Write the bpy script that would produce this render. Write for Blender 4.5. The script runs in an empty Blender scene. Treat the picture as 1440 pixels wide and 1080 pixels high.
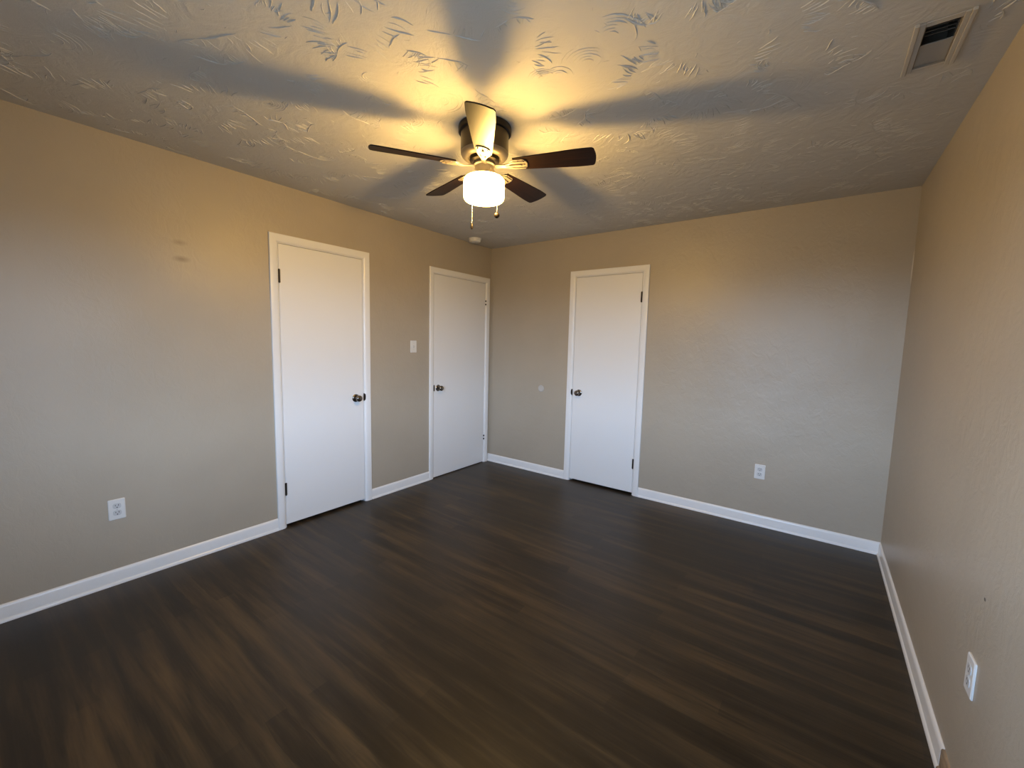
import bpy, bmesh, math, random
from mathutils import Vector, Matrix
from math import radians, sin, cos, pi

scene = bpy.context.scene
C = scene.collection

# ------------------------------------------------------------------ camera
W, H, D = 3.4884, 2.4258, 4.15          # room: x 0..W, y -D..0, z 0..H
cam_data = bpy.data.cameras.new('camera')
cam = bpy.data.objects.new('camera', cam_data)
C.objects.link(cam)
cam_data.sensor_fit = 'HORIZONTAL'
cam_data.sensor_width = 36.0
cam_data.lens = 14.6195
cam_data.clip_start = 0.02
R_ = (0.80369927, 0.59459734, 0.02283587)
U_ = (-0.07772129, 0.06685025, 0.99473134)
F_ = (-0.58993803, 0.80123969, -0.09994037)
cam.matrix_world = Matrix(((R_[0], U_[0], -F_[0], 3.05506771),
                           (R_[1], U_[1], -F_[1], -3.7015996),
                           (R_[2], U_[2], -F_[2], 1.3912906),
                           (0, 0, 0, 1)))
scene.camera = cam

# ------------------------------------------------------------------ exposure, sky
scene.view_settings.view_transform = 'Standard'
scene.view_settings.look = 'None'
scene.view_settings.gamma = 1.0
scene.view_settings.use_curve_mapping = False
scene.view_settings.exposure = 0.0
scene.cycles.max_bounces = 10
scene.cycles.diffuse_bounces = 6
scene.cycles.sample_clamp_indirect = 6.0

LAMP_COL = (1.0, 0.60, 0.16)
SHADE_STRENGTH = 26.0
BULB_STRENGTH = 1600.0
SKY_STRENGTH = 49.0

world = bpy.data.worlds.new('evening_sky')
scene.world = world
world.use_nodes = True
wn = world.node_tree
wn.nodes.clear()
w_out = wn.nodes.new('ShaderNodeOutputWorld')
w_bg = wn.nodes.new('ShaderNodeBackground')
w_tc = wn.nodes.new('ShaderNodeTexCoord')
w_sep = wn.nodes.new('ShaderNodeSeparateXYZ')
w_map = wn.nodes.new('ShaderNodeMapRange')
w_map.inputs['From Min'].default_value = -1.0
w_map.inputs['From Max'].default_value = 1.0
w_ramp = wn.nodes.new('ShaderNodeValToRGB')
cr = w_ramp.color_ramp
cr.elements[0].position = 0.49
cr.elements[0].color = (0.065, 0.08, 0.095, 1)
cr.elements[1].position = 0.52
cr.elements[1].color = (0.50, 0.685, 1.0, 1)
for pos_, col_ in ((0.62, (0.43, 0.61, 0.95)), (0.72, (0.13, 0.22, 0.36)), (0.85, (0.05, 0.09, 0.16))):
    el = cr.elements.new(pos_)
    el.color = (*col_, 1)
w_bg.inputs['Strength'].default_value = SKY_STRENGTH
wn.links.new(w_tc.outputs['Generated'], w_sep.inputs[0])
wn.links.new(w_sep.outputs['Z'], w_map.inputs['Value'])
wn.links.new(w_map.outputs[0], w_ramp.inputs[0])
wn.links.new(w_ramp.outputs[0], w_bg.inputs['Color'])
wn.links.new(w_bg.outputs[0], w_out.inputs[0])

# two windows outside the frame let the daylight in: one in the wall behind the
# camera, one added unseen in the right wall to balance the daylight
WX0, WX1, WZ0, WZ1 = 2.05, 3.05, 0.75, 2.08
WY0, WY1 = -3.45, -2.95
def portal(loc, rz, sx, sy):
    pl = bpy.data.lights.new('window_portal', 'AREA')
    pl.shape = 'RECTANGLE'
    pl.size = sx
    pl.size_y = sy
    pl.cycles.is_portal = True
    plo = bpy.data.objects.new('window_portal', pl)
    C.objects.link(plo)
    plo.location = loc
    plo.rotation_euler = (radians(90), 0, rz)
portal(((WX0 + WX1) / 2, -D - 0.125, (WZ0 + WZ1) / 2), 0, WX1 - WX0, WZ1 - WZ0)
portal((W + 0.125, (WY0 + WY1) / 2, (WZ0 + WZ1) / 2), radians(90), WY1 - WY0, WZ1 - WZ0)

# ------------------------------------------------------------------ material helpers
def new_mat(name, color=(0.8, 0.8, 0.8), rough=0.5, metal=0.0, spec=0.5, coat=0.0, coat_rough=0.1):
    m = bpy.data.materials.new(name)
    m.use_nodes = True
    b = m.node_tree.nodes['Principled BSDF']
    b.inputs['Base Color'].default_value = (*color, 1)
    b.inputs['Roughness'].default_value = rough
    b.inputs['Metallic'].default_value = metal
    b.inputs['Specular IOR Level'].default_value = spec
    b.inputs['Coat Weight'].default_value = coat
    b.inputs['Coat Roughness'].default_value = coat_rough
    return m

def nd(m, t, **kw):
    n = m.node_tree.nodes.new(t)
    for k, v in kw.items():
        setattr(n, k, v)
    return n

def lk(m, a, b):
    m.node_tree.links.new(a, b)

def bsdf(m):
    return m.node_tree.nodes['Principled BSDF']

def noise(m, vec, scale, detail=2.0, rough=0.5, dist=0.0):
    n = nd(m, 'ShaderNodeTexNoise')
    n.inputs['Scale'].default_value = scale
    n.inputs['Detail'].default_value = detail
    n.inputs['Roughness'].default_value = rough
    n.inputs['Distortion'].default_value = dist
    lk(m, vec, n.inputs['Vector'])
    return n

def bump(m, height, strength, dist, prev=None):
    b = nd(m, 'ShaderNodeBump')
    b.inputs['Strength'].default_value = strength
    b.inputs['Distance'].default_value = dist
    lk(m, height, b.inputs['Height'])
    if prev is not None:
        lk(m, prev.outputs[0], b.inputs['Normal'])
    return b

def mixc(m, fac, a, b):
    n = nd(m, 'ShaderNodeMix', data_type='RGBA')
    if hasattr(fac, 'node'):
        lk(m, fac, n.inputs[0])
    else:
        n.inputs[0].default_value = fac
    for s, v in ((n.inputs[6], a), (n.inputs[7], b)):
        if hasattr(v, 'node'):
            lk(m, v, s)
        else:
            s.default_value = (*v, 1)
    return n.outputs[2]

def mapping(m, vec, scale=(1, 1, 1), loc=(0, 0, 0)):
    n = nd(m, 'ShaderNodeMapping')
    n.inputs['Scale'].default_value = scale
    n.inputs['Location'].default_value = loc
    lk(m, vec, n.inputs['Vector'])
    return n.outputs[0]

def ramp(m, fac, stops):
    n = nd(m, 'ShaderNodeValToRGB')
    e = n.color_ramp.elements
    while len(e) < len(stops):
        e.new(0.5)
    for q, (p, c) in zip(e, stops):
        q.position = p
        q.color = (*c, 1) if len(c) == 3 else c
    lk(m, fac, n.inputs[0])
    return n.outputs[0]

def blob(m, pos, centre, radii, soft=0.5):
    """0..1 mask of an ellipsoidal stain at a fixed place on a surface"""
    v = nd(m, 'ShaderNodeVectorMath', operation='SUBTRACT')
    lk(m, pos, v.inputs[0]); v.inputs[1].default_value = centre
    d = nd(m, 'ShaderNodeVectorMath', operation='DIVIDE')
    lk(m, v.outputs[0], d.inputs[0]); d.inputs[1].default_value = radii
    l = nd(m, 'ShaderNodeVectorMath', operation='LENGTH')
    lk(m, d.outputs[0], l.inputs[0])
    r = nd(m, 'ShaderNodeMapRange')
    r.inputs['From Min'].default_value = 1.0
    r.inputs['From Max'].default_value = 1.0 - soft
    lk(m, l.outputs['Value'], r.inputs['Value'])
    return r.outputs[0]

# ------------------------------------------------------------------ materials
WALL_COL = (0.425, 0.368, 0.285)

def wall_material(name, stains=()):
    m = new_mat(name, WALL_COL, 0.39, spec=0.45)
    tc = nd(m, 'ShaderNodeNewGeometry').outputs['Position']
    n1 = noise(m, tc, 2.2, 3)
    col = mixc(m, ramp(m, n1.outputs[0], [(0.35, (0, 0, 0)), (0.65, (1, 1, 1))]),
               tuple(c * 0.965 for c in WALL_COL), tuple(min(1, c * 1.02) for c in WALL_COL))
    for centre, radii, c, soft, amt in stains:
        k = blob(m, tc, centre, radii, soft)
        mm = nd(m, 'ShaderNodeMath', operation='MULTIPLY')
        lk(m, k, mm.inputs[0]); mm.inputs[1].default_value = amt
        col = mixc(m, mm.outputs[0], col, c)
    lk(m, col, bsdf(m).inputs['Base Color'])
    fine = noise(m, tc, 260, 2)
    mid = noise(m, mapping(m, tc, (1, 1, 0.7)), 22, 3, 0.6, 1.2)
    big = noise(m, tc, 4.0, 2)
    b1 = bump(m, big.outputs[0], 0.5, 0.010)
    b2 = bump(m, mid.outputs[0], 0.30, 0.006, b1)
    b3 = bump(m, fine.outputs[0], 0.25, 0.0012, b2)
    lk(m, b3.outputs[0], bsdf(m).inputs['Normal'])
    return m

M = {}
M['wall'] = wall_material('greige_wall_paint')
M['wall_left'] = wall_material('greige_wall_paint_smudged', [
    ((0, -2.856, 1.926), (0.2, 0.045, 0.020), (0.24, 0.20, 0.15), 0.9, 0.55),
    ((0, -2.850, 1.832), (0.2, 0.050, 0.022), (0.22, 0.18, 0.135), 0.8, 0.65)])
M['wall_right'] = wall_material('greige_wall_paint_nail_hole', [
    ((W, -1.985, 0.690), (0.2, 0.008, 0.006), (0.05, 0.04, 0.03), 0.3, 1.0)])
M['wall_back'] = wall_material('greige_wall_paint_caulk_line', [
    ((W, 0, 1.93), (0.007, 0.2, 0.13), (0.72, 0.66, 0.56), 0.5, 0.8)])

m = M['white'] = new_mat('white_door_paint', (0.82, 0.815, 0.80), 0.38, spec=0.5)
tc = nd(m, 'ShaderNodeNewGeometry').outputs['Position']
n_ = noise(m, tc, 180, 2)
n2 = noise(m, mapping(m, tc, (1, 1, 0.25)), 5, 2)
b1 = bump(m, n2.outputs[0], 0.15, 0.004)
lk(m, bump(m, n_.outputs[0], 0.18, 0.001, b1).outputs[0], bsdf(m).inputs['Normal'])

m = M['trim'] = new_mat('white_gloss_trim_paint', (0.84, 0.835, 0.82), 0.26, spec=0.5)
tc = nd(m, 'ShaderNodeNewGeometry').outputs['Position']
n_ = noise(m, mapping(m, tc, (1, 1, 0.3)), 60, 2)
lk(m, bump(m, n_.outputs[0], 0.12, 0.002).outputs[0], bsdf(m).inputs['Normal'])

m = M['ceiling'] = new_mat('textured_ceiling_paint', (0.545, 0.535, 0.515), 0.75, spec=0.25)
tc = nd(m, 'ShaderNodeNewGeometry').outputs['Position']
f_ = noise(m, tc, 150, 2, 0.6)
s_ = noise(m, tc, 7.0, 4, 0.55, 2.6)
k_ = noise(m, mapping(m, tc, (1, 1, 1), (3, 1, 0)), 3.0, 2)
mm = nd(m, 'ShaderNodeMath', operation='MULTIPLY')
lk(m, s_.outputs[0], mm.inputs[0]); lk(m, k_.outputs[0], mm.inputs[1])
b1 = bump(m, mm.outputs[0], 0.7, 0.011)
b2 = bump(m, f_.outputs[0], 0.35, 0.0016, b1)
lk(m, b2.outputs[0], bsdf(m).inputs['Normal'])

# dark stained wood strip floor, strips run along x
m = M['floor'] = new_mat('dark_stained_wood_floor', (0.05, 0.04, 0.03), 0.5, spec=0.36)
tc = nd(m, 'ShaderNodeNewGeometry').outputs['Position']
br = nd(m, 'ShaderNodeTexBrick')
br.offset = 0.37
br.offset_frequency = 2
br.squash = 1.0
br.inputs['Color1'].default_value = (0, 0, 0, 1)
br.inputs['Color2'].default_value = (1, 1, 1, 1)
br.inputs['Mortar'].default_value = (0.4, 0.4, 0.4, 1)
br.inputs['Scale'].default_value = 1.0
br.inputs['Mortar Size'].default_value = 0.0006
br.inputs['Mortar Smooth'].default_value = 0.6
br.inputs['Brick Width'].default_value = 0.95
br.inputs['Row Height'].default_value = 0.082
wob = noise(m, mapping(m, tc, (1.2, 1.2, 1.2)), 5.0, 2)
wv = nd(m, 'ShaderNodeVectorMath', operation='SCALE')
wv.inputs['Scale'].default_value = 0.05
ws = nd(m, 'ShaderNodeVectorMath', operation='SUBTRACT')
lk(m, wob.outputs['Color'], ws.inputs[0]); ws.inputs[1].default_value = (0.5, 0.5, 0.5)
lk(m, ws.outputs[0], wv.inputs[0])
wa = nd(m, 'ShaderNodeVectorMath', operation='ADD')
lk(m, tc, wa.inputs[0]); lk(m, wv.outputs[0], wa.inputs[1])
lk(m, wa.outputs[0], br.inputs['Vector'])
g1 = noise(m, mapping(m, tc, (0.75, 9.5, 1)), 1.7, 4, 0.58, 0.25)
g2 = noise(m, mapping(m, tc, (4, 90, 1)), 1.5, 3, 0.6)
g3 = noise(m, tc, 1.1, 2)
a1 = nd(m, 'ShaderNodeMath', operation='MULTIPLY_ADD')
lk(m, br.outputs['Color'], a1.inputs[0]); a1.inputs[1].default_value = 0.15
lk(m, g1.outputs[0], a1.inputs[2])
a2 = nd(m, 'ShaderNodeMath', operation='MULTIPLY_ADD')
lk(m, g2.outputs[0], a2.inputs[0]); a2.inputs[1].default_value = 0.16
lk(m, a1.outputs[0], a2.inputs[2])
tone = ramp(m, a2.outputs[0], [(0.42, (0.014, 0.0096, 0.0052)), (0.60, (0.030, 0.0200, 0.0106)),
                               (0.72, (0.056, 0.0370, 0.0180)), (0.90, (0.100, 0.064, 0.029))])
tone = mixc(m, ramp(m, g3.outputs[0], [(0.4, (0, 0, 0)), (0.62, (0.5, 0.5, 0.5))]), tone, (0.030, 0.0235, 0.0155))
lk(m, tone, bsdf(m).inputs['Base Color'])
rr = nd(m, 'ShaderNodeMapRange')
rr.inputs['To Min'].default_value = 0.34
rr.inputs['To Max'].default_value = 0.50
lk(m, g1.outputs[0], rr.inputs['Value'])
lk(m, rr.outputs[0], bsdf(m).inputs['Roughness'])
b1 = bump(m, g2.outputs[0], 0.25, 0.0015)
lk(m, b1.outputs[0], bsdf(m).inputs['Normal'])

# fan blades: dark walnut
m = M['blade'] = new_mat('dark_walnut_blade', (0.06, 0.03, 0.016), 0.42, spec=0.15, coat=0.0)
tc = nd(m, 'ShaderNodeTexCoord').outputs['Object']
g = noise(m, mapping(m, tc, (2.2, 38, 8)), 1.6, 4, 0.65, 0.5)
col = ramp(m, g.outputs[0], [(0.3, (0.003, 0.0012, 0.0007)), (0.55, (0.009, 0.0036, 0.0016)), (0.8, (0.024, 0.0095, 0.004))])
lk(m, col, bsdf(m).inputs['Base Color'])

m = M['bronze'] = new_mat('dark_brushed_bronze', (0.040, 0.029, 0.020), 0.36, 0.5)
tc = nd(m, 'ShaderNodeTexCoord').outputs['Object']
g = noise(m, mapping(m, tc, (8, 8, 240)), 2, 2)
lk(m, bump(m, g.outputs[0], 0.12, 0.001).outputs[0], bsdf(m).inputs['Normal'])
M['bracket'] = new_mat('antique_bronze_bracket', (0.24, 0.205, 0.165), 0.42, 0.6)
M['black_bronze'] = new_mat('blackened_bronze', (0.025, 0.018, 0.014), 0.45, 0.6)
M['pewter'] = new_mat('antique_pewter', (0.20, 0.175, 0.15), 0.22, 0.95)
M['dark_metal'] = new_mat('dark_oiled_metal', (0.03, 0.023, 0.017), 0.4, 0.7)
M['chain'] = new_mat('brass_chain', (0.75, 0.72, 0.68), 0.35, 0.3)
M['knob_dark'] = new_mat('dark_pull_knob', (0.010, 0.007, 0.005), 0.2)
M['plastic'] = new_mat('white_plastic', (0.72, 0.71, 0.68), 0.35)
M['plastic_grey'] = new_mat('light_grey_plastic', (0.56, 0.56, 0.55), 0.4)
M['ivory'] = new_mat('dull_ivory_plastic', (0.50, 0.475, 0.43), 0.5)
M['slot'] = new_mat('dark_slot', (0.05, 0.047, 0.043), 0.6)
M['vent'] = new_mat('painted_vent_metal', (0.47, 0.45, 0.42), 0.5)
M['vent_panel'] = new_mat('vent_damper_metal', (0.37, 0.35, 0.325), 0.5)
M['duct'] = new_mat('dark_duct', (0.20, 0.18, 0.155), 0.7)
M['screw'] = new_mat('screw_metal', (0.45, 0.42, 0.38), 0.35, 0.9)
M['hall_dark'] = new_mat('dark_space_behind_doors', (0.02, 0.018, 0.016), 0.9)

m = M['bare_wood'] = new_mat('bare_wood', (0.35, 0.24, 0.14), 0.65)
tc = nd(m, 'ShaderNodeNewGeometry').outputs['Position']
g = noise(m, mapping(m, tc, (30, 5, 30)), 2, 4)
lk(m, ramp(m, g.outputs[0], [(0.35, (0.20, 0.14, 0.085)), (0.7, (0.42, 0.31, 0.20))]), bsdf(m).inputs['Base Color'])

def glow(name, strength, clear):
    m = M[name] = bpy.data.materials.new(name)
    m.use_nodes = True
    m.node_tree.nodes.clear()
    o_ = nd(m, 'ShaderNodeOutputMaterial')
    e_ = nd(m, 'ShaderNodeEmission')
    e_.inputs['Color'].default_value = (*LAMP_COL, 1)
    e_.inputs['Strength'].default_value = strength
    if clear:
        t_ = nd(m, 'ShaderNodeBsdfTransparent')
        x_ = nd(m, 'ShaderNodeMixShader')
        x_.inputs[0].default_value = clear
        lk(m, e_.outputs[0], x_.inputs[1]); lk(m, t_.outputs[0], x_.inputs[2]); lk(m, x_.outputs[0], o_.inputs[0])
    else:
        lk(m, e_.outputs[0], o_.inputs[0])
glow('frosted_glass_lit', SHADE_STRENGTH / 0.4, 0.6)
glow('bulb_lit', BULB_STRENGTH, 0)

m = M['glass'] = bpy.data.materials.new('window_glass')
m.use_nodes = True
m.node_tree.nodes.clear()
o_ = nd(m, 'ShaderNodeOutputMaterial')
t_ = nd(m, 'ShaderNodeBsdfTransparent')
t_.inputs[0].default_value = (0.95, 0.97, 0.96, 1)
g_ = nd(m, 'ShaderNodeBsdfGlossy')
g_.inputs['Roughness'].default_value = 0.02
x_ = nd(m, 'ShaderNodeMixShader')
x_.inputs[0].default_value = 0.06
lk(m, t_.outputs[0], x_.inputs[1]); lk(m, g_.outputs[0], x_.inputs[2]); lk(m, x_.outputs[0], o_.inputs[0])

# ------------------------------------------------------------------ mesh helpers
def obj(name, bm, mat, parent=None, smooth=False, loc=None, bevel=0.0, seg=2, angle=35):
    me = bpy.data.meshes.new(name)
    bmesh.ops.recalc_face_normals(bm, faces=bm.faces[:])
    bm.to_mesh(me)
    bm.free()
    if mat is not None:
        me.materials.append(M[mat] if isinstance(mat, str) else mat)
    o = bpy.data.objects.new(name, me)
    C.objects.link(o)
    if parent is not None:
        o.parent = parent
    if loc is not None:
        o.location = loc
    if bevel:
        md = o.modifiers.new('bevel', 'BEVEL')
        md.width = bevel
        md.segments = seg
        md.limit_method = 'ANGLE'
    if smooth:
        for p in me.polygons:
            p.use_smooth = True
        try:
            me.set_sharp_from_angle(angle=radians(angle))
        except Exception:
            pass
    return o

def tag(o, label, cat=None, group=None, kind=None):
    o['label'] = label
    if cat:
        o['category'] = cat
    if group:
        o['group'] = group
    if kind:
        o['kind'] = kind
    return o

def empty(name, loc=(0, 0, 0), rot=(0, 0, 0)):
    o = bpy.data.objects.new(name, None)
    C.objects.link(o)
    o.location = loc
    o.rotation_euler = rot
    o.empty_display_size = 0.05
    return o

def box(bm, x0, x1, y0, y1, z0, z1):
    v = [bm.verts.new(p) for p in ((x0, y0, z0), (x1, y0, z0), (x1, y1, z0), (x0, y1, z0),
                                   (x0, y0, z1), (x1, y0, z1), (x1, y1, z1), (x0, y1, z1))]
    for f in ((0, 3, 2, 1), (4, 5, 6, 7), (0, 1, 5, 4), (1, 2, 6, 5), (2, 3, 7, 6), (3, 0, 4, 7)):
        bm.faces.new([v[i] for i in f])
    return v

def box_bm(*a):
    bm = bmesh.new()
    box(bm, *a)
    return bm

def lathe(bm, prof, n=48, axis='z', origin=(0, 0, 0), cap0=True, cap1=True):
    """profile of (radius, height) turned about an axis"""
    O = Vector(origin)
    def P(r, h, a):
        if axis == 'z':
            return O + Vector((r * cos(a), r * sin(a), h))
        if axis == 'x':
            return O + Vector((h, r * cos(a), r * sin(a)))
        return O + Vector((r * sin(a), h, r * cos(a)))
    rings = []
    for r, h in prof:
        if r < 1e-6:
            rings.append([bm.verts.new(P(0, h, 0))])
        else:
            rings.append([bm.verts.new(P(r, h, 2 * pi * i / n)) for i in range(n)])
    for a, b in zip(rings, rings[1:]):
        for i in range(n):
            j = (i + 1) % n
            if len(a) == 1 and len(b) > 1:
                bm.faces.new((a[0], b[i], b[j]))
            elif len(b) == 1 and len(a) > 1:
                bm.faces.new((a[i], b[0], a[j]))
            elif len(a) > 1:
                bm.faces.new((a[i], b[i], b[j], a[j]))
    if cap0 and len(rings[0]) > 1:
        bm.faces.new(rings[0][::-1])
    if cap1 and len(rings[-1]) > 1:
        bm.faces.new(rings[-1])
    return bm

def tube(bm, pts, r, n=8):
    pts = [Vector(p) for p in pts]
    rings = []
    for i, p in enumerate(pts):
        t = (pts[min(i + 1, len(pts) - 1)] - pts[max(i - 1, 0)]).normalized()
        a = t.orthogonal().normalized() if i == 0 else (rings_a - t * rings_a.dot(t)).normalized()
        rings_a = a
        b = t.cross(a)
        rings.append([bm.verts.new(p + (a * cos(2 * pi * k / n) + b * sin(2 * pi * k / n)) * r) for k in range(n)])
    for A, B in zip(rings, rings[1:]):
        for k in range(n):
            bm.faces.new((A[k], A[(k + 1) % n], B[(k + 1) % n], B[k]))
    bm.faces.new(rings[0][::-1])
    bm.faces.new(rings[-1])

def prism(bm, outline, z0, z1, axes=None):
    """extrude a closed 2D outline; axes maps (u, v, w) to xyz"""
    f = axes or (lambda u, v, w: (u, v, w))
    a = [bm.verts.new(f(u, v, z0)) for u, v in outline]
    b = [bm.verts.new(f(u, v, z1)) for u, v in outline]
    bm.faces.new(a[::-1])
    bm.faces.new(b)
    n = len(a)
    for i in range(n):
        bm.faces.new((a[i], a[(i + 1) % n], b[(i + 1) % n], b[i]))

def rrect(w, h, r, n=5):
    pts = []
    for cx, cy, a0 in ((w / 2 - r, h / 2 - r, 0), (-w / 2 + r, h / 2 - r, 90), (-w / 2 + r, -h / 2 + r, 180), (w / 2 - r, -h / 2 + r, 270)):
        for i in range(n + 1):
            a = radians(a0 + 90 * i / n)
            pts.append((cx + r * cos(a), cy + r * sin(a)))
    return pts

# ------------------------------------------------------------------ door data
CW = 0.056        # casing width
HC = 2.095        # casing outer top
DOORS = [  # wall, outer casing from, to, hinge side ('lo' or 'hi'), bottom gap
    ('left', -2.3665, -1.5877, 'lo', 0.021),
    ('left', -0.9222, -0.0274, 'hi', 0.007),
    ('back', 1.0236, 1.8038, 'hi', 0.021),
]
JAMB = 0.0605     # casing outer edge to jamb face
SLAB = 0.0635     # casing outer edge to door edge
OPEN = 0.042      # casing outer edge to rough opening

# local wall frames: (u along wall, w out of the wall into the room, z) -> xyz
def AX(wall):
    if wall == 'left':
        return lambda u, w, z: (w, u, z)
    if wall == 'right':
        return lambda u, w, z: (W - w, u, z)
    if wall == 'back':
        return lambda u, w, z: (u, -w, z)
    return lambda u, w, z: (u, -D + w, z)

def wbox(bm, wall, u0, u1, w0, w1, z0, z1):
    f = AX(wall)
    a, b = f(u0, w0, z0), f(u1, w1, z1)
    box(bm, *[q for p in zip([min(x, y) for x, y in zip(a, b)], [max(x, y) for x, y in zip(a, b)]) for q in p])

# ------------------------------------------------------------------ walls, floor, ceiling
T = 0.11
def wall(name, wall_id, u0, u1, openings, mat, label):
    """openings: (u0, u1, z0, z1, through)"""
    bm = bmesh.new()
    cur = u0
    for a, b, z0, z1, through in sorted(openings):
        wbox(bm, wall_id, cur, a, -T, 0, 0, H)
        if z0 > 0:
            wbox(bm, wall_id, a, b, -T, 0, 0, z0)
        wbox(bm, wall_id, a, b, -T, 0, z1, H)
        cur = b
    wbox(bm, wall_id, cur, u1, -T, 0, 0, H)
    o = obj(name, bm, mat)
    return tag(o, label, 'wall', kind='structure')

ol = [(a + OPEN, b - OPEN, 0, HC - OPEN, False) for w_, a, b, h_, g_ in DOORS if w_ == 'left']
ob = [(a + OPEN, b - OPEN, 0, HC - OPEN, False) for w_, a, b, h_, g_ in DOORS if w_ == 'back']
wall('wall_left', 'left', -D - T, T, ol, 'wall_left', 'long greige left wall with two white doors and two faint smudges')
wall('wall_back', 'back', 0, W, ob, 'wall_back', 'far greige wall with one white door and a round white disc')
wall('wall_right', 'right', -D - T, T, [(WY0, WY1, WZ0, WZ1, True)], 'wall_right', 'greige wall along the right edge with no door')
wall('wall_near', 'near', 0, W, [(WX0, WX1, WZ0, WZ1, True)], 'wall', 'greige wall behind the viewer holding the daylight window')

tag(obj('floor', box_bm(-0.5, W + T, -D - T, 0.5, -0.08, 0), 'floor'),
    'dark brown stained wood strip floor across the whole room', 'floor', kind='structure')

# dark closets and hall behind the doors
for i, (w_, a, b, h_, g_) in enumerate(DOORS):
    bm = bmesh.new()
    ua, ub = a + 0.0, b + 0.0
    wbox(bm, w_, ua, ub, -0.42, -0.40, 0, HC)
    wbox(bm, w_, ua - 0.02, ua, -0.42, -T, 0, HC)
    wbox(bm, w_, ub, ub + 0.02, -0.42, -T, 0, HC)
    wbox(bm, w_, ua - 0.02, ub + 0.02, -0.42, -T, HC, HC + 0.02)
    o = obj('wall_closet' if i != 1 else 'wall_hall', bm, 'hall_dark')
    tag(o, ['dark space behind the left wall door nearest the viewer, seen under its door',
            'dark hall behind the corner door, seen under its door',
            'dark closet behind the far wall door, seen under its door'][i], 'wall', kind='structure')

# ceiling with a hole for the vent, raised brushed-plaster ridges in its mesh
VX0, VX1, VY0, VY1 = 3.245, 3.331, -1.772, -1.520
rnd = random.Random(11)
bm = bmesh.new()
x0c, x1c, y0c, y1c = 0, W, -D, 0
for (xa, xb, ya, yb) in ((x0c - T, VX0, y0c - T, y1c + T), (VX1, x1c + T, y0c - T, y1c + T), (VX0, VX1, y0c - T, VY0), (VX0, VX1, VY1, y1c + T)):
    box(bm, xa, xb, ya, yb, H, H + 0.1)

def ridge(bm, pts, width, height):
    """a thin raised plaster stroke hanging from the ceiling plane"""
    n = len(pts)
    rows = []
    for i, p in enumerate(pts):
        t = (pts[min(i + 1, n - 1)] - pts[max(i - 1, 0)])
        t = Vector((t.x, t.y)).normalized()
        s = Vector((-t.y, t.x))
        k = sin(pi * (i + 0.35) / (n - 0.3)) ** 0.6
        w_ = 0.72 * width * (0.45 + 0.55 * k) * rnd.uniform(0.8, 1.2)
        h_ = height * k * rnd.uniform(0.75, 1.15)
        if i in (0, n - 1):
            h_ = 0.0002
        sk = rnd.uniform(-0.12, 0.12)
        prof = ((-0.5, 0.0), (-0.22 + sk, 0.72), (0.05 + sk, 1.0), (0.26 + sk, 0.6), (0.5, 0.0))
        rows.append([bm.verts.new((p.x + s.x * w_ * q, p.y + s.y * w_ * q, H + 0.0006 - (0.0006 + h_) * hh)) for q, hh in prof])
    for A, B in zip(rows, rows[1:]):
        for k in range(4):
            f = bm.faces.new((A[k], A[k + 1], B[k + 1], B[k]))
            f.smooth = True

def curve2(p, ang, length, bend, n=7):
    out = []
    q = Vector((p[0], p[1]))
    a = ang
    for i in range(n):
        out.append(q.copy())
        a += bend / n + rnd.uniform(-0.22, 0.22)
        q = q + Vector((cos(a), sin(a))) * (length / (n - 1))
    return out

def inside(pts):
    for p in pts:
        if not (0.03 < p.x < W - 0.03 and -D + 0.03 < p.y < -0.03):
            return False
        if 3.19 < p.x < 3.38 and -1.83 < p.y < -1.47:
            return False
        if (p.x - 1.658) ** 2 + (p.y + 2.074) ** 2 < 0.15 ** 2:
            return False
        if (p.x - 0.158) ** 2 + (p.y + 0.455) ** 2 < 0.08 ** 2:
            return False
    return True

def add_ridge(pts, w_, h_):
    if inside(pts):
        ridge(bm, pts, w_, h_)

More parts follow.
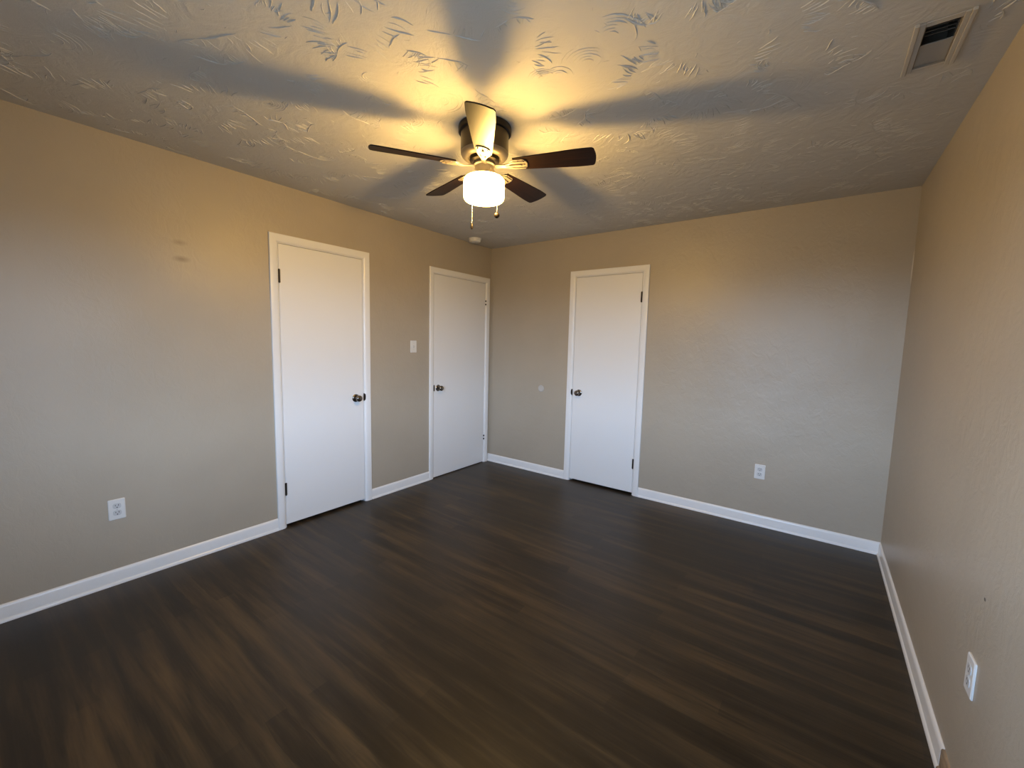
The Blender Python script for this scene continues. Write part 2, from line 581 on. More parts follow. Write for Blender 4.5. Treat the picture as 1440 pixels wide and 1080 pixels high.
cells = []
step = 0.175
ny, nx = int(D / step), int(W / step)
for iy in range(ny + 1):
    for ix in range(nx + 1):
        if rnd.random() < 0.90:
            cells.append((0.08 + ix * step + rnd.uniform(-0.09, 0.09), -D + 0.08 + iy * step + rnd.uniform(-0.09, 0.09)))
for (cx_, cy_) in cells:
    a0 = rnd.uniform(0, 2 * pi)
    kind = rnd.random()
    sz = rnd.uniform(0.65, 1.3)
    hf = 0.78 if cy_ < -1.5 else 0.45
    if kind < 0.40:            # crow's foot: strokes fanning from a pinch
        n = rnd.randint(8, 15)
        spread = rnd.uniform(0.8, 1.7)
        for i in range(n):
            t = i / (n - 1) - 0.5
            a = a0 + t * spread
            st = 0.012 * sz + rnd.uniform(0, 0.03)
            p = (cx_ + cos(a) * st - sin(a0) * t * 0.12 * sz, cy_ + sin(a) * st + cos(a0) * t * 0.11 * sz)
            add_ridge(curve2(p, a, rnd.uniform(0.035, 0.095) * sz, rnd.uniform(-0.7, 0.7)), rnd.uniform(0.0045, 0.008), hf * rnd.uniform(0.0022, 0.0046))
    elif kind < 0.80:          # slap edge: a ragged arc with ticks along one side
        L = rnd.uniform(0.11, 0.22) * sz
        arc = curve2((cx_ - cos(a0) * L / 2, cy_ - sin(a0) * L / 2), a0, L, rnd.uniform(-1.6, 1.6), 16)
        cut = rnd.randint(5, 10)
        for piece in (arc[:cut + 1], arc[cut:]):
            if len(piece) > 2:
                add_ridge(piece, rnd.uniform(0.005, 0.009), hf * rnd.uniform(0.0028, 0.0052))
        side = rnd.choice((-1, 1))
        for i in range(1, 15):
            if rnd.random() < 0.72:
                t = arc[i + 1] - arc[i - 1]
                a = math.atan2(t.y, t.x) + side * rnd.uniform(1.0, 1.9)
                add_ridge(curve2(arc[i], a, rnd.uniform(0.02, 0.065) * sz, rnd.uniform(-0.8, 0.8), 6), rnd.uniform(0.004, 0.007), hf * rnd.uniform(0.0016, 0.0038))
    else:                      # swirl: nested arcs
        for i in range(rnd.randint(4, 7)):
            r_ = (0.020 + 0.012 * i) * sz
            st = a0 + rnd.uniform(-0.4, 0.4)
            sp = rnd.uniform(1.0, 2.8)
            pts = [Vector((cx_ + cos(st + sp * q / 9) * r_ * rnd.uniform(0.95, 1.05), cy_ + sin(st + sp * q / 9) * r_)) for q in range(10)]
            add_ridge(pts, rnd.uniform(0.004, 0.007), hf * rnd.uniform(0.0016, 0.0036))
# small stray flecks
for i in range(700):
    p = (rnd.uniform(0.05, W - 0.05), rnd.uniform(-D + 0.05, -0.05))
    add_ridge(curve2(p, rnd.uniform(0, 6.28), rnd.uniform(0.012, 0.035), rnd.uniform(-0.8, 0.8), 4), rnd.uniform(0.004, 0.008), rnd.uniform(0.0008, 0.002))
me = bpy.data.meshes.new('ceiling')
bm.to_mesh(me)
bm.free()
me.materials.append(M['ceiling'])
o = bpy.data.objects.new('ceiling', me)
C.objects.link(o)
tag(o, 'white ceiling with raised brush-stamped plaster texture', 'ceiling', kind='structure')

# ------------------------------------------------------------------ doors and casings
CAS = [(0.0, 0.0), (0.0, 0.0035), (0.002, 0.0062), (0.005, 0.0088), (0.009, 0.0111), (0.014, 0.0130), (0.020, 0.0143), (0.027, 0.0151),
       (0.036, 0.0155), (0.046, 0.0155), (0.0525, 0.0146), (0.0554, 0.0125), (0.056, 0.0098), (0.056, 0.0)]

def casing(wall_id, a, b):
    """a, b: outer edges; mitred three-sided casing plus the jamb and its stop"""
    f = AX(wall_id)
    ia, ib, it = a + CW, b - CW, HC - CW
    bm = bmesh.new()
    rows = []
    for q in range(4):
        row = []
        for u, t in CAS:
            y = (ia - u) if q < 2 else (ib + u)
            z = 0.0 if q in (0, 3) else it + u
            row.append(bm.verts.new(f(y, t, z)))
        rows.append(row)
    n = len(CAS)
    for A, B in zip(rows, rows[1:]):
        for k in range(n):
            bm.faces.new((A[k], A[(k + 1) % n], B[(k + 1) % n], B[k]))
    bm.faces.new(rows[0][::-1])
    bm.faces.new(rows[-1])
    return bm

def jamb(wall_id, a, b):
    bm = bmesh.new()
    o_, j_ = OPEN, JAMB
    wbox(bm, wall_id, a + o_, a + j_, -T, 0.0, 0, HC - o_)
    wbox(bm, wall_id, b - j_, b - o_, -T, 0.0, 0, HC - o_)
    wbox(bm, wall_id, a + j_, b - j_, -T, 0.0, HC - j_, HC - o_)
    wbox(bm, wall_id, a + j_, a + j_ + 0.011, -0.075, -0.0385, 0, HC - j_)
    wbox(bm, wall_id, b - j_ - 0.011, b - j_, -0.075, -0.0385, 0, HC - j_)
    wbox(bm, wall_id, a + j_ + 0.011, b - j_ - 0.011, -0.075, -0.0385, HC - j_ - 0.011, HC - j_)
    return bm

def knob_bm(wall_id, u, z, w0, prof):
    f = AX(wall_id)
    bm = bmesh.new()
    n = 32
    rings = []
    for r, h in prof:
        if r < 1e-6:
            rings.append([bm.verts.new(f(u, w0 + h, z))])
        else:
            rings.append([bm.verts.new(f(u + r * cos(2 * pi * i / n), w0 + h, z + r * sin(2 * pi * i / n))) for i in range(n)])
    for A, B in zip(rings, rings[1:]):
        for i in range(n):
            j = (i + 1) % n
            if len(A) == 1:
                bm.faces.new((A[0], B[i], B[j]))
            elif len(B) == 1:
                bm.faces.new((A[i], B[0], A[j]))
            else:
                bm.faces.new((A[i], B[i], B[j], A[j]))
    if len(rings[0]) > 1:
        bm.faces.new(rings[0][::-1])
    if len(rings[-1]) > 1:
        bm.faces.new(rings[-1])
    return bm

ROSE = [(0.0, 0.0), (0.0325, 0.0), (0.0325, 0.003), (0.030, 0.006), (0.024, 0.0085), (0.014, 0.010), (0.0, 0.010)]
KNOB = [(0.0, 0.009), (0.0115, 0.009), (0.0115, 0.020), (0.0135, 0.026), (0.019, 0.031), (0.0245, 0.037), (0.0265, 0.044),
        (0.0262, 0.051), (0.0235, 0.057), (0.018, 0.061), (0.010, 0.063), (0.0, 0.0635)]

door_labels = ['tall white slab door on the left wall nearest the viewer, closed, dark hinges on its left',
               'white slab door on the left wall beside the room corner, closed, hinges on its right',
               'white slab door alone on the far wall, closed, dark hinges on its right']
trim_labels = ['white casing around the left wall door nearest the viewer',
               'white casing around the door beside the room corner',
               'white casing around the door on the far wall']
KZ = [0.903, 0.918, 0.906]
HZ = [(1.812, 0.288), (1.822, 0.296), (1.818, 0.296)]
for i, (w_, a, b, hinge, gap) in enumerate(DOORS):
    cs = obj('trim_%d' % (i + 1), casing(w_, a, b), 'trim', smooth=True, angle=28)
    tag(cs, trim_labels[i], 'door casing', kind='structure')
    obj('jamb', jamb(w_, a, b), 'trim', cs)
    bm = bmesh.new()
    wbox(bm, w_, a + SLAB, b - SLAB, -0.036, -0.001, gap, HC - SLAB)
    dr = obj('door_%d' % (i + 1), bm, 'white', bevel=0.0018)
    tag(dr, door_labels[i], 'door', kind='structure')
    # knob on the side away from the hinges
    ku = (b - SLAB - 0.072) if hinge == 'lo' else (a + SLAB + 0.070)
    if i == 1:
        ku = a + SLAB + 0.058
    kb = obj('door_knob', knob_bm(w_, ku, KZ[i], -0.001, KNOB), 'pewter', dr, smooth=True, angle=50)
    kb['label'] = 'round dark pewter knob'
    obj('rosette', knob_bm(w_, ku, KZ[i], -0.001, ROSE), 'pewter', kb, smooth=True)
    # strike plate lip on the latch side jamb edge
    f = AX(w_)
    su = (b - JAMB - 0.001) if hinge == 'lo' else (a + JAMB + 0.001)
    sg = 1 if hinge == 'lo' else -1
    bm = bmesh.new()
    hh = 0.031
    outl = []
    for k in range(9):
        t = -1 + 2 * k / 8
        outl.append((su + sg * (0.0005 + 0.0125 * math.sqrt(max(0, 1 - t * t)) ** 0.7), KZ[i] + 0.003 + t * hh))
    outl += [(su - sg * 0.0015, KZ[i] + 0.003 + hh), (su - sg * 0.0015, KZ[i] + 0.003 - hh)]
    prism(bm, outl, 0.0003, 0.011, lambda u, v, w: f(u, w, v))
    sp = obj('strike_plate', bm, 'dark_metal', cs)
    sp['label'] = 'small dark curved strike plate lip'
    # hinges
    hu = (a + SLAB - 0.0015) if hinge == 'lo' else (b - SLAB + 0.0015)
    hs = 1 if hinge == 'lo' else -1
    for z in HZ[i]:
        bm = bmesh.new()
        L = 0.089
        if i != 1:
            lathe(bm, [(0.0, -L / 2 - 0.003), (0.0035, -L / 2 - 0.003), (0.0062, -L / 2), (0.0062, L / 2), (0.0035, L / 2 + 0.003), (0.0, L / 2 + 0.003)], 16,
                  'z', f(hu, 0.0055, z))
            wbox(bm, w_, min(hu, hu + hs * 0.010), max(hu, hu + hs * 0.010), -0.0008, 0.0012, z - L / 2, z + L / 2)
            hg = obj('hinge', bm, 'dark_metal', dr, smooth=True)
            hg['label'] = 'dark brown butt hinge'
        else:
            lathe(bm, [(0.0, -L / 2 - 0.003), (0.0035, -L / 2 - 0.003), (0.0062, -L / 2), (0.0062, L / 2), (0.0035, L / 2 + 0.003), (0.0, L / 2 + 0.003)], 16,
                  'z', f(hu, 0.0055, z))
            hg = obj('hinge', bm, 'trim', dr, smooth=True)
            hg['label'] = 'white painted hinge with two dark knuckles'
            for dz in (0.018, -0.018):
                bm = bmesh.new()
                lathe(bm, [(0.0, -0.009), (0.0075, -0.009), (0.0075, 0.009), (0.0, 0.009)], 16, 'z', f(hu, 0.006, z + dz))
                obj('hinge_knuckle', bm, 'dark_metal', hg, smooth=True)

# threshold strip glimpsed under the corner door
# ------------------------------------------------------------------ baseboards
BASE = [(0.0, 0.0), (0.0165, 0.0), (0.0165, 0.006), (0.0150, 0.0125), (0.0115, 0.0165), (0.0100, 0.0185), (0.0100, 0.070),
        (0.0088, 0.078), (0.0055, 0.0845), (0.0025, 0.0875), (0.0, 0.0877)]

def baseboard(wall_id, u0, u1, m0=0, m1=0, mat='trim', name=None, label='', prof=BASE):
    f = AX(wall_id)
    bm = bmesh.new()
    A = [bm.verts.new(f(u0 + m0 * d, d, z)) for d, z in prof]
    B = [bm.verts.new(f(u1 + m1 * d, d, z)) for d, z in prof]
    n = len(prof)
    for k in range(n):
        bm.faces.new((A[k], A[(k + 1) % n], B[(k + 1) % n], B[k]))
    bm.faces.new(A[::-1])
    bm.faces.new(B)
    o = obj(name, bm, mat, smooth=True, angle=30)
    return tag(o, label, 'baseboard', kind='structure')

YB = -1.83
baseboard('left', -D, DOORS[0][1], 1, 0, name='baseboard_left', label='white baseboard on the left wall, long run from the viewer to the first door')
baseboard('left', DOORS[0][2], DOORS[1][1], name='baseboard_left', label='short white baseboard between the two left wall doors, under the light switch')
baseboard('back', 0, DOORS[2][1], name='baseboard_back', label='white baseboard on the far wall between the corner and its door')
baseboard('back', DOORS[2][2], W, 0, -1, name='baseboard_back', label='white baseboard on the far wall right of its door, under the outlet')
baseboard('right', YB, 0, 0, -1, name='baseboard_right', label='white baseboard along the right wall')
BARE = [(0.0, 0.0), (0.0155, 0.0), (0.0155, 0.012), (0.012, 0.018), (0.0095, 0.020), (0.0090, 0.079), (0.0070, 0.084), (0.0, 0.085)]
baseboard('right', -D, YB - 0.001, 1, 0, 'bare_wood', 'baseboard_right', 'bare unpainted wood baseboard piece at the lower right edge', BARE)
baseboard('near', 0, W, 1, -1, name='baseboard_near', label='white baseboard behind the viewer under the window')

# ------------------------------------------------------------------ window behind the viewer
def window(name, wall_id, u0, u1, label):
    f = AX(wall_id)
    wi = empty(name, f((u0 + u1) / 2, 0, WZ0))
    tag(wi, label, 'window', kind='structure')
    def rel(bm_o):
        bmesh.ops.translate(bm_o, verts=bm_o.verts, vec=-Vector(wi.location))
        return bm_o
    bm = bmesh.new()
    for (x0, x1, z0, z1) in ((u0 - 0.06, u0, WZ0 - 0.06, WZ1 + 0.06), (u1, u1 + 0.06, WZ0 - 0.06, WZ1 + 0.06), (u0, u1, WZ1, WZ1 + 0.06), (u0, u1, WZ0 - 0.06, WZ0)):
        wbox(bm, wall_id, x0, x1, 0, 0.014, z0, z1)
    for (x0, x1, z0, z1) in ((u0, u0 + 0.02, WZ0, WZ1), (u1 - 0.02, u1, WZ0, WZ1), (u0 + 0.02, u1 - 0.02, WZ1 - 0.02, WZ1), (u0 + 0.02, u1 - 0.02, WZ0, WZ0 + 0.02)):
        wbox(bm, wall_id, x0, x1, -T, 0, z0, z1)
    obj('window_frame', rel(bm), 'trim', wi)
    bm = bmesh.new()
    wbox(bm, wall_id, u0 - 0.08, u1 + 0.08, 0, 0.05, WZ0 - 0.025, WZ0 - 0.001)
    obj('window_sill', rel(bm), 'trim', wi)
    zm = (WZ0 + WZ1) / 2
    for (z0, z1, yy) in ((WZ0 + 0.02, zm + 0.02, -0.05), (zm - 0.02, WZ1 - 0.02, -0.09)):
        bm = bmesh.new()
        xa, xb = u0 + 0.02, u1 - 0.02
        for (x0, x1, za, zb) in ((xa, xa + 0.04, z0, z1), (xb - 0.04, xb, z0, z1), (xa + 0.04, xb - 0.04, z1 - 0.04, z1), (xa + 0.04, xb - 0.04, z0, z0 + 0.04)):
            wbox(bm, wall_id, x0, x1, yy - 0.015, yy + 0.015, za, zb)
        sa = obj('sash', rel(bm), 'trim', wi)
        bm = bmesh.new()
        wbox(bm, wall_id, xa + 0.038, xb - 0.038, yy - 0.002, yy + 0.002, z0 + 0.038, z1 - 0.038)
        obj('pane', rel(bm), 'glass', sa)
window('window_1', 'near', WX0, WX1, 'white double sash window in the wall behind the viewer')
window('window_2_added', 'right', WY0, WY1, 'white double sash window added unseen in the right wall to balance the daylight')

# ------------------------------------------------------------------ ceiling fan
FX, FY = 1.658, -2.074
fan = empty('ceiling_fan', (FX, FY, H))
tag(fan, 'ceiling fan with five dark walnut blades and a lit drum shade', 'ceiling fan')
bm = bmesh.new()
lathe(bm, [(0.0, 0.0), (0.127, 0.0), (0.1285, -0.004), (0.1285, -0.026), (0.126, -0.030), (0.117, -0.032), (0.0, -0.032)], 64)
mr = obj('mounting_ring', bm, 'black_bronze', fan, smooth=True)
mr['label'] = 'black ring against the ceiling'
bm = bmesh.new()
lathe(bm, [(0.0, -0.031), (0.1165, -0.031), (0.1165, -0.1195), (0.0, -0.1195)], 64)
mh = obj('motor_housing', bm, 'bronze', fan, smooth=True, angle=40)
mh['label'] = 'dark bronze motor drum'
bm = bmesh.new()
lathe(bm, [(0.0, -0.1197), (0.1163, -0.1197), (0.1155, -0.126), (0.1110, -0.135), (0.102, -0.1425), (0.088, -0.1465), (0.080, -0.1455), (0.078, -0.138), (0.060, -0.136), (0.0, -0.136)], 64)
mc = obj('motor_underside_lit', bm, 'bracket', fan, smooth=True, angle=40)  # drum underside; the lamp's glow is put into its lighter metal colour
mc['label'] = 'underside of the dark motor drum, lamplight put into its paler tone'
bm = bmesh.new()
lathe(bm, [(0.0, -0.137), (0.070, -0.137), (0.072, -0.141), (0.072, -0.158), (0.066, -0.163), (0.052, -0.164), (0.0, -0.164)], 64)
obj('flywheel', bm, 'black_bronze', fan, smooth=True, angle=40)
bm = bmesh.new()
lathe(bm, [(0.0, -0.163), (0.050, -0.163), (0.053, -0.168), (0.053, -0.176), (0.047, -0.180), (0.047, -0.214), (0.052, -0.220), (0.062, -0.226), (0.0, -0.227)], 64)
sh = obj('switch_housing', bm, 'bracket', fan, smooth=True, angle=40)
for k in range(3):
    a = radians(-10 + 120 * k)
    bm = bmesh.new()
    lathe(bm, [(0.0, 0.0), (0.004, 0.0), (0.004, 0.004), (0.0, 0.006)], 12, 'x')
    s_ = obj('screw', bm, 'screw', sh, smooth=True, loc=(0.046 * cos(a), 0.046 * sin(a), -0.200))
    s_.rotation_euler = (0, 0, a)

# drum shade of lit frosted glass
bm = bmesh.new()
lathe(bm, [(0.062, -0.2290), (0.072, -0.2300), (0.084, -0.2325), (0.0935, -0.2375), (0.0995, -0.2450), (0.1005, -0.2560), (0.1005, -0.3220), (0.0985, -0.3330), (0.0925, -0.3405), (0.080, -0.3445), (0.0, -0.3455)], 64, cap0=False)
ls = obj('lamp_shade', bm, 'frosted_glass_lit', fan, smooth=True)
bm = bmesh.new()
lathe(bm, [(0.0, -0.2400), (0.014, -0.2400), (0.014, -0.2550), (0.022, -0.2640), (0.029, -0.2760), (0.030, -0.2860), (0.027, -0.2980), (0.018, -0.3080), (0.0, -0.3120)], 24)
bu = obj('light_bulb', bm, 'bulb_lit', ls, smooth=True)
ls['label'] = 'glowing white frosted glass drum shade'

bm = bmesh.new()
lathe(bm, [(0.0, -0.2265), (0.062, -0.2265), (0.064, -0.2275), (0.062, -0.2288), (0.020, -0.2290), (0.018, -0.2395), (0.0, -0.2395)], 48)
fc = obj('light_stop_cap', bm, 'black_bronze', fan, smooth=True)  # unseen cap, added to keep some lamplight off the ceiling
fc['label'] = 'dark metal cap over the shade and bulb, added unseen to block upward light'

# blades
def blade_outline():
    pts_r, pts_l = [], []
    r0, r1 = 0.150, 0.540
    def hw(r):
        t = (r - r0) / (r1 - r0)
        return 0.0385 + 0.0215 * min(1, t / 0.8) ** 0.85 - 0.002 * max(0, (t - 0.8) / 0.2) ** 2
    n = 16
    rc = 0.016
    for i in range(n + 1):
        r = r0 + (r1 - rc - r0) * i / n
        pts_r.append((r, -hw(r)))
        pts_l.append((r, hw(r)))
    h1 = hw(r1 - rc)
    tip = []
    for k in range(1, 6):
        a = radians(-90 + 90 * k / 6)
        tip.append((r1 - rc + rc * cos(a) - 0.006, -h1 + rc + rc * sin(a)))
    for k in range(1, 6):
        t = -1 + 2 * k / 6
        tip.append((r1 - 0.006 + 0.006 * (1 - t * t), t * (h1 - rc)))
    for k in range(1, 6):
        a = radians(90 * k / 6)
        tip.append((r1 - rc + rc * cos(a) - 0.006, h1 - rc + rc * sin(a)))
    root = [(r0 + 0.004, 0.034), (r0 - 0.004, 0.024), (r0 - 0.007, 0.0), (r0 - 0.004, -0.024), (r0 + 0.004, -0.034)]
    return pts_r + tip + pts_l[::-1] + root

bm = bmesh.new()
prism(bm, blade_outline(), 0.0, 0.0055)
blade0 = obj('blade', bm, 'blade', fan, bevel=0.0015)

def bracket_bm():
    bm = bmesh.new()
    # blade plate under the root, rounded far end, three fingers worth of relief
    outl = [(0.128, -0.020), (0.150, -0.033), (0.195, -0.034)]
    for k in range(0, 13):
        a = radians(-90 + 180 * k / 12)
        outl.append((0.196 + 0.022 * cos(a), 0.034 * sin(a)))
    outl += [(0.195, 0.034), (0.150, 0.033), (0.128, 0.020)]
    prism(bm, outl, -0.0045, -0.0003)
    # side rails and centre finger standing proud of the plate
    for s in (-1, 1):
        prism(bm, [(0.120, s * 0.014), (0.150, s * 0.026), (0.200, s * 0.027), (0.206, s * 0.020), (0.152, s * 0.018), (0.122, s * 0.007)][::s], -0.0095, -0.004)
    prism(bm, [(0.110, -0.007), (0.185, -0.0055), (0.193, 0.0), (0.185, 0.0055), (0.110, 0.007)], -0.0115, -0.004)
    return bm

br0 = obj('blade_bracket', bracket_bm(), 'bracket', blade0, bevel=0.0012)
br0['label'] = 'bronze blade holder with raised ribs'
scr0 = []
for (sx, sy) in ((0.176, 0.0265), (0.176, -0.0265), (0.204, 0.0)):
    bm = bmesh.new()
    lathe(bm, [(0.0, -0.0055), (0.004, -0.0055), (0.005, -0.0035), (0.005, -0.002), (0.0, -0.002)], 12, 'z', (sx, sy, 0))
    scr0.append(obj('bracket_screw', bm, 'dark_metal', blade0, smooth=True))
# arm that drops from the flywheel to the plate
bm = bmesh.new()
prof = [(0.056, -0.0005, 0.013), (0.075, -0.0015, 0.011), (0.095, -0.004, 0.010), (0.112, -0.0055, 0.0115), (0.130, -0.0045, 0.019)]
rows = []
for (r, z, hw_) in prof:
    rows.append([bm.verts.new((r, y, zz)) for y, zz in ((-hw_, z - 0.004), (hw_, z - 0.004), (hw_, z + 0.003), (-hw_, z + 0.003))])
for A, B in zip(rows, rows[1:]):
    for k in range(4):
        bm.faces.new((A[k], A[(k + 1) % 4], B[(k + 1) % 4], B[k]))
bm.faces.new(rows[0][::-1]); bm.faces.new(rows[-1])
arm0 = obj('blade_arm', bm, 'bracket', blade0, bevel=0.001)

ZB = 2.244 - H
PITCH = -13.0
angs = [-51.5, 21.0, 93.0, 164.0, 236.0]
kids0 = [br0, arm0] + scr0
for i, a in enumerate(angs):
    if i == 0:
        bl = blade0
    else:
        bl = blade0.copy()
        C.objects.link(bl)
        bl.parent = fan
        for k in kids0:
            c = k.copy()
            C.objects.link(c)
            c.parent = bl
    bl.matrix_local = Matrix.Translation((0, 0, ZB)) @ Matrix.Rotation(radians(a), 4, 'Z') @ Matrix.Rotation(radians(PITCH), 4, 'X')

# pull chains behind the shade
def chain(px, py, zend, pend):
    ax, ay = px - FX, py - FY
    r = math.hypot(ax, ay)
    ux, uy = ax / r, ay / r
    z0 = -0.197
    pts = [(ux * 0.045, uy * 0.045, z0), (ux * 0.075, uy * 0.075, z0 - 0.006), (ux * 0.098, uy * 0.098, z0 - 0.018), (ux * r, uy * r, z0 - 0.045), (ax, ay, zend - H)]
    bm = bmesh.new()
    tube(bm, pts, 0.0006, 6)
    # little balls along the chain
    n = int((z0 - 0.045 - (zend - H)) / 0.0075)
    for k in range(n):
        z = z0 - 0.045 - 0.0075 * k
        lathe(bm, [(0.0, -0.0014), (0.0012, -0.0007), (0.0012, 0.0007), (0.0, 0.0014)], 6, 'z', (ax, ay, z))
    ch = obj('pull_chain', bm, 'chain', fan, smooth=True)
    bm = bmesh.new()
    if pend == 'ball':
        lathe(bm, [(0.0145 * sin(pi * k / 12), -0.013 + 0.015 * cos(pi * k / 12)) for k in range(13)], 24)
        p = obj('pull_knob', bm, 'knob_dark', ch, smooth=True, loc=(ax, ay, zend - H))
        p['label'] = 'round dark ball on the shorter chain'
    else:
        lathe(bm, [(0.0, 0.004), (0.0025, 0.002), (0.0035, -0.004), (0.0055, -0.012), (0.0062, -0.020), (0.0048, -0.027), (0.0, -0.030)], 20)
        p = obj('pull_pendant', bm, 'knob_dark', ch, smooth=True, loc=(ax, ay, zend - H))
        p['label'] = 'slim metal drop on the longer chain'
    return ch
chain(1.5507, -2.0413, 1.999, 'drop')['label'] = 'longer beaded chain'
chain(1.6537, -1.9654, 2.056, 'ball')['label'] = 'shorter beaded chain'

# ------------------------------------------------------------------ smoke detector
sd = empty('smoke_detector', (0.158, -0.455, H))
tag(sd, 'round white smoke detector on the ceiling near the far left corner', 'smoke detector')
bm = bmesh.new()
lathe(bm, [(0.0, 0.0), (0.063, 0.0), (0.064, -0.003), (0.064, -0.009), (0.061, -0.012), (0.0, -0.012)], 48)
obj('base_plate', bm, 'plastic', sd, smooth=True)
bm = bmesh.new()
lathe(bm, [(0.0, -0.0115), (0.060, -0.0115), (0.060, -0.027), (0.056, -0.034), (0.046, -0.038), (0.0, -0.0395)], 48)
cv = obj('cover', bm, 'plastic', sd, smooth=True, angle=40)
bm = bmesh.new()
lathe(bm, [(0.0, -0.038), (0.010, -0.038), (0.010, -0.0415), (0.008, -0.0425), (0.0, -0.0425)], 24, 'z', (0.022, -0.012, 0))
obj('test_button', bm, 'plastic_grey', cv, smooth=True)

# ------------------------------------------------------------------ ceiling vent
vt = empty('ceiling_vent', ((VX0 + VX1) / 2, (VY0 + VY1) / 2, H))
tag(vt, 'rectangular painted vent in the ceiling at upper right, half dark opening and half closed', 'vent')
def relv(bm):
    bmesh.ops.translate(bm, verts=bm.verts, vec=-Vector(vt.location))
    return bm
bm = bmesh.new()
ox0, ox1, oy0, oy1 = 3.217, 3.357, -1.800, -1.497
def rail(bm, xa, xb, ya, yb, h):
    box(bm, xa, xb, ya, yb, H - h, H - 0.0003)
rail(bm, ox0, ox0 + 0.013, oy0, oy1, 0.010)
rail(bm, ox0 + 0.013, VX0, oy0 + 0.004, oy1 - 0.004, 0.006)
rail(bm, VX1, ox1 - 0.012, oy0 + 0.004, oy1 - 0.004, 0.006)
rail(bm, ox1 - 0.012, ox1, oy0, oy1, 0.010)
rail(bm, VX0, VX1, oy0 + 0.004, VY0, 0.004)
rail(bm, VX0, VX1, VY1, oy1 - 0.004, 0.004)
obj('vent_frame', relv(bm), 'vent', vt, bevel=0.0025, seg=2)
bm = bmesh.new()
zt = H + 0.16
box(bm, VX0, VX0 + 0.002, VY0, VY1, H - 0.003, zt)
box(bm, VX1 - 0.002, VX1, VY0, VY1, H - 0.003, zt)
box(bm, VX0 + 0.002, VX1 - 0.002, VY0, VY0 + 0.002, H - 0.003, zt)
box(bm, VX0 + 0.002, VX1 - 0.002, VY1 - 0.002, VY1, H - 0.003, zt)
box(bm, VX0, VX1, VY0, VY1, zt, zt + 0.002)
du = obj('duct', relv(bm), 'duct', vt)
du['label'] = 'dark duct opening'
bm = bmesh.new()
box(bm, VX0 + 0.0025, VX1 - 0.0025, -1.652, VY1 - 0.0025, H + 0.004, H + 0.007)
pn = obj('damper_panel', relv(bm), 'vent_panel', vt)
pn['label'] = 'grey closed damper half'
for k in range(5):
    yy = -1.760 + 0.022 * k
    bm = bmesh.new()
    prism(bm, [(-0.006, 0.0), (0.006, 0.010), (0.0068, 0.0092), (-0.0052, -0.0008)], VX0 + 0.003, VX1 - 0.003, lambda u, v, w: (w, yy + u, H + 0.02 + v))
    obj('louver', relv(bm), 'duct', vt)

# ------------------------------------------------------------------ switch, outlets, wall disc
def plate_bm(w_, h_, t_=0.0055):
    bm = bmesh.new()
    o1 = rrect(w_, h_, 0.005)
    o2 = rrect(w_ - 0.006, h_ - 0.006, 0.004)
    a = [bm.verts.new((u, 0.0002, v)) for u, v in o1]
    b = [bm.verts.new((u, t_ * 0.6, v)) for u, v in o1]
    c = [bm.verts.new((u, t_, v)) for u, v in o2]
    n = len(a)
    for A, B in ((a, b), (b, c)):
        for i in range(n):
            bm.faces.new((A[i], A[(i + 1) % n], B[(i + 1) % n], B[i]))
    bm.faces.new(a[::-1]); bm.faces.new(c)
    return bm

def wall_empty(name, wall_id, u, z):
    f = AX(wall_id)
    # local +y points out of the wall into the room
    rz = {'left': -pi / 2, 'right': pi / 2, 'back': pi, 'near': 0}[wall_id]
    return empty(name, f(u, 0, z), (0, 0, rz))

def face_prism(name, outl, y0, y1, mat, parent, cx=0, cz=0):
    bm = bmesh.new()
    prism(bm, [(u + cx, v + cz) for u, v in outl], y0, y1, lambda u, v, w: (u, w, v))
    return obj(name, bm, mat, parent)

def screw_part(parent, cx, cz, y):
    bm = bmesh.new()
    lathe(bm, [(0.0, y - 0.001), (0.0035, y - 0.001), (0.0035, y + 0.0008), (0.0, y + 0.0014)], 14, 'y', (cx, 0, cz))
    return obj('screw', bm, 'plastic_grey', parent, smooth=True)

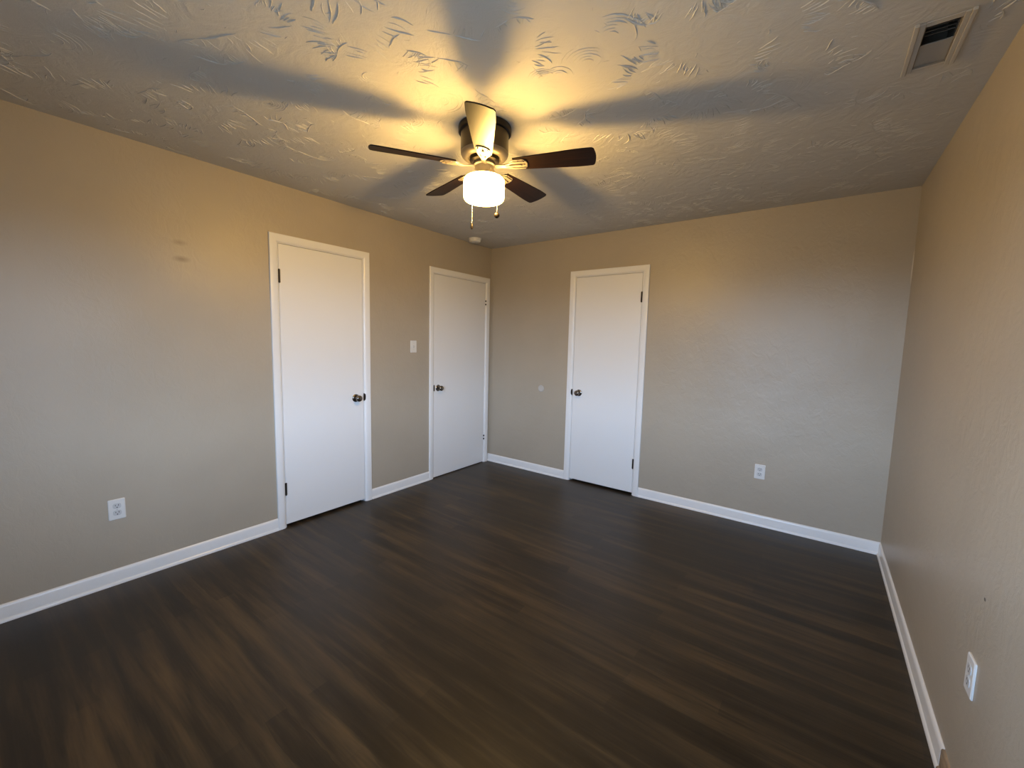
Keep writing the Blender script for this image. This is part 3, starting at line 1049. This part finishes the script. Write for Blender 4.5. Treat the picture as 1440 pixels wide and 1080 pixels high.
def outlet(wall_id, u, z, label):
    e = wall_empty('electrical_outlet', wall_id, u, z)
    tag(e, label, 'outlet', 'duplex outlets on the walls')
    obj('cover_plate', plate_bm(0.071, 0.114), 'plastic', e, smooth=True, angle=20)
    for s in (-1, 1):
        rf = face_prism('receptacle', rrect(0.034, 0.029, 0.010), 0.005, 0.0072, 'plastic_grey', e, 0, s * 0.0195)
        zc = s * 0.0195
        for (cx, w_, h_) in ((-0.0065, 0.0026, 0.009), (0.0065, 0.0026, 0.0075)):
            face_prism('slot', rrect(w_, h_, 0.0008, 2), 0.0066, 0.0075, 'slot', rf, cx, zc + 0.004)
        face_prism('ground_hole', rrect(0.0056, 0.0056, 0.0027, 4), 0.0066, 0.0075, 'slot', rf, 0, zc - 0.0075)
    screw_part(e, 0, 0, 0.0055)
    return e

outlet('left', -3.205, 0.425, 'white duplex outlet low on the left wall')
outlet('back', 2.748, 0.431, 'white duplex outlet low on the far wall, right of its door')
outlet('right', -1.968, 0.441, 'white duplex outlet low on the right wall, seen nearly edge on')

sw = wall_empty('light_switch', 'left', -1.1175, 1.330)
tag(sw, 'white toggle light switch on the left wall between the two doors', 'light switch')
obj('cover_plate', plate_bm(0.071, 0.112), 'plastic', sw, smooth=True, angle=20)
face_prism('toggle_surround', rrect(0.0105, 0.024, 0.001, 2), 0.0050, 0.0064, 'plastic_grey', sw)
bm = bmesh.new()
prism(bm, [(0.005, -0.006), (0.017, 0.003), (0.018, 0.008), (0.005, 0.007)], -0.0038, 0.0038, lambda u, v, w: (w, u, v))
obj('toggle', bm, 'plastic', sw, bevel=0.001)
screw_part(sw, 0, 0.030, 0.0055)
screw_part(sw, 0, -0.030, 0.0055)

dp = wall_empty('wall_bumper', 'back', 0.7125, 0.912)
bm = bmesh.new()
lathe(bm, [(0.0, 0.0002), (0.036, 0.0002), (0.036, 0.002), (0.033, 0.005), (0.026, 0.0065), (0.020, 0.0052), (0.0, 0.0048)], 40, 'y')
obj('disc', bm, 'ivory', dp, smooth=True)
tag(dp, 'round white door bumper disc on the far wall left of the door', 'door bumper')
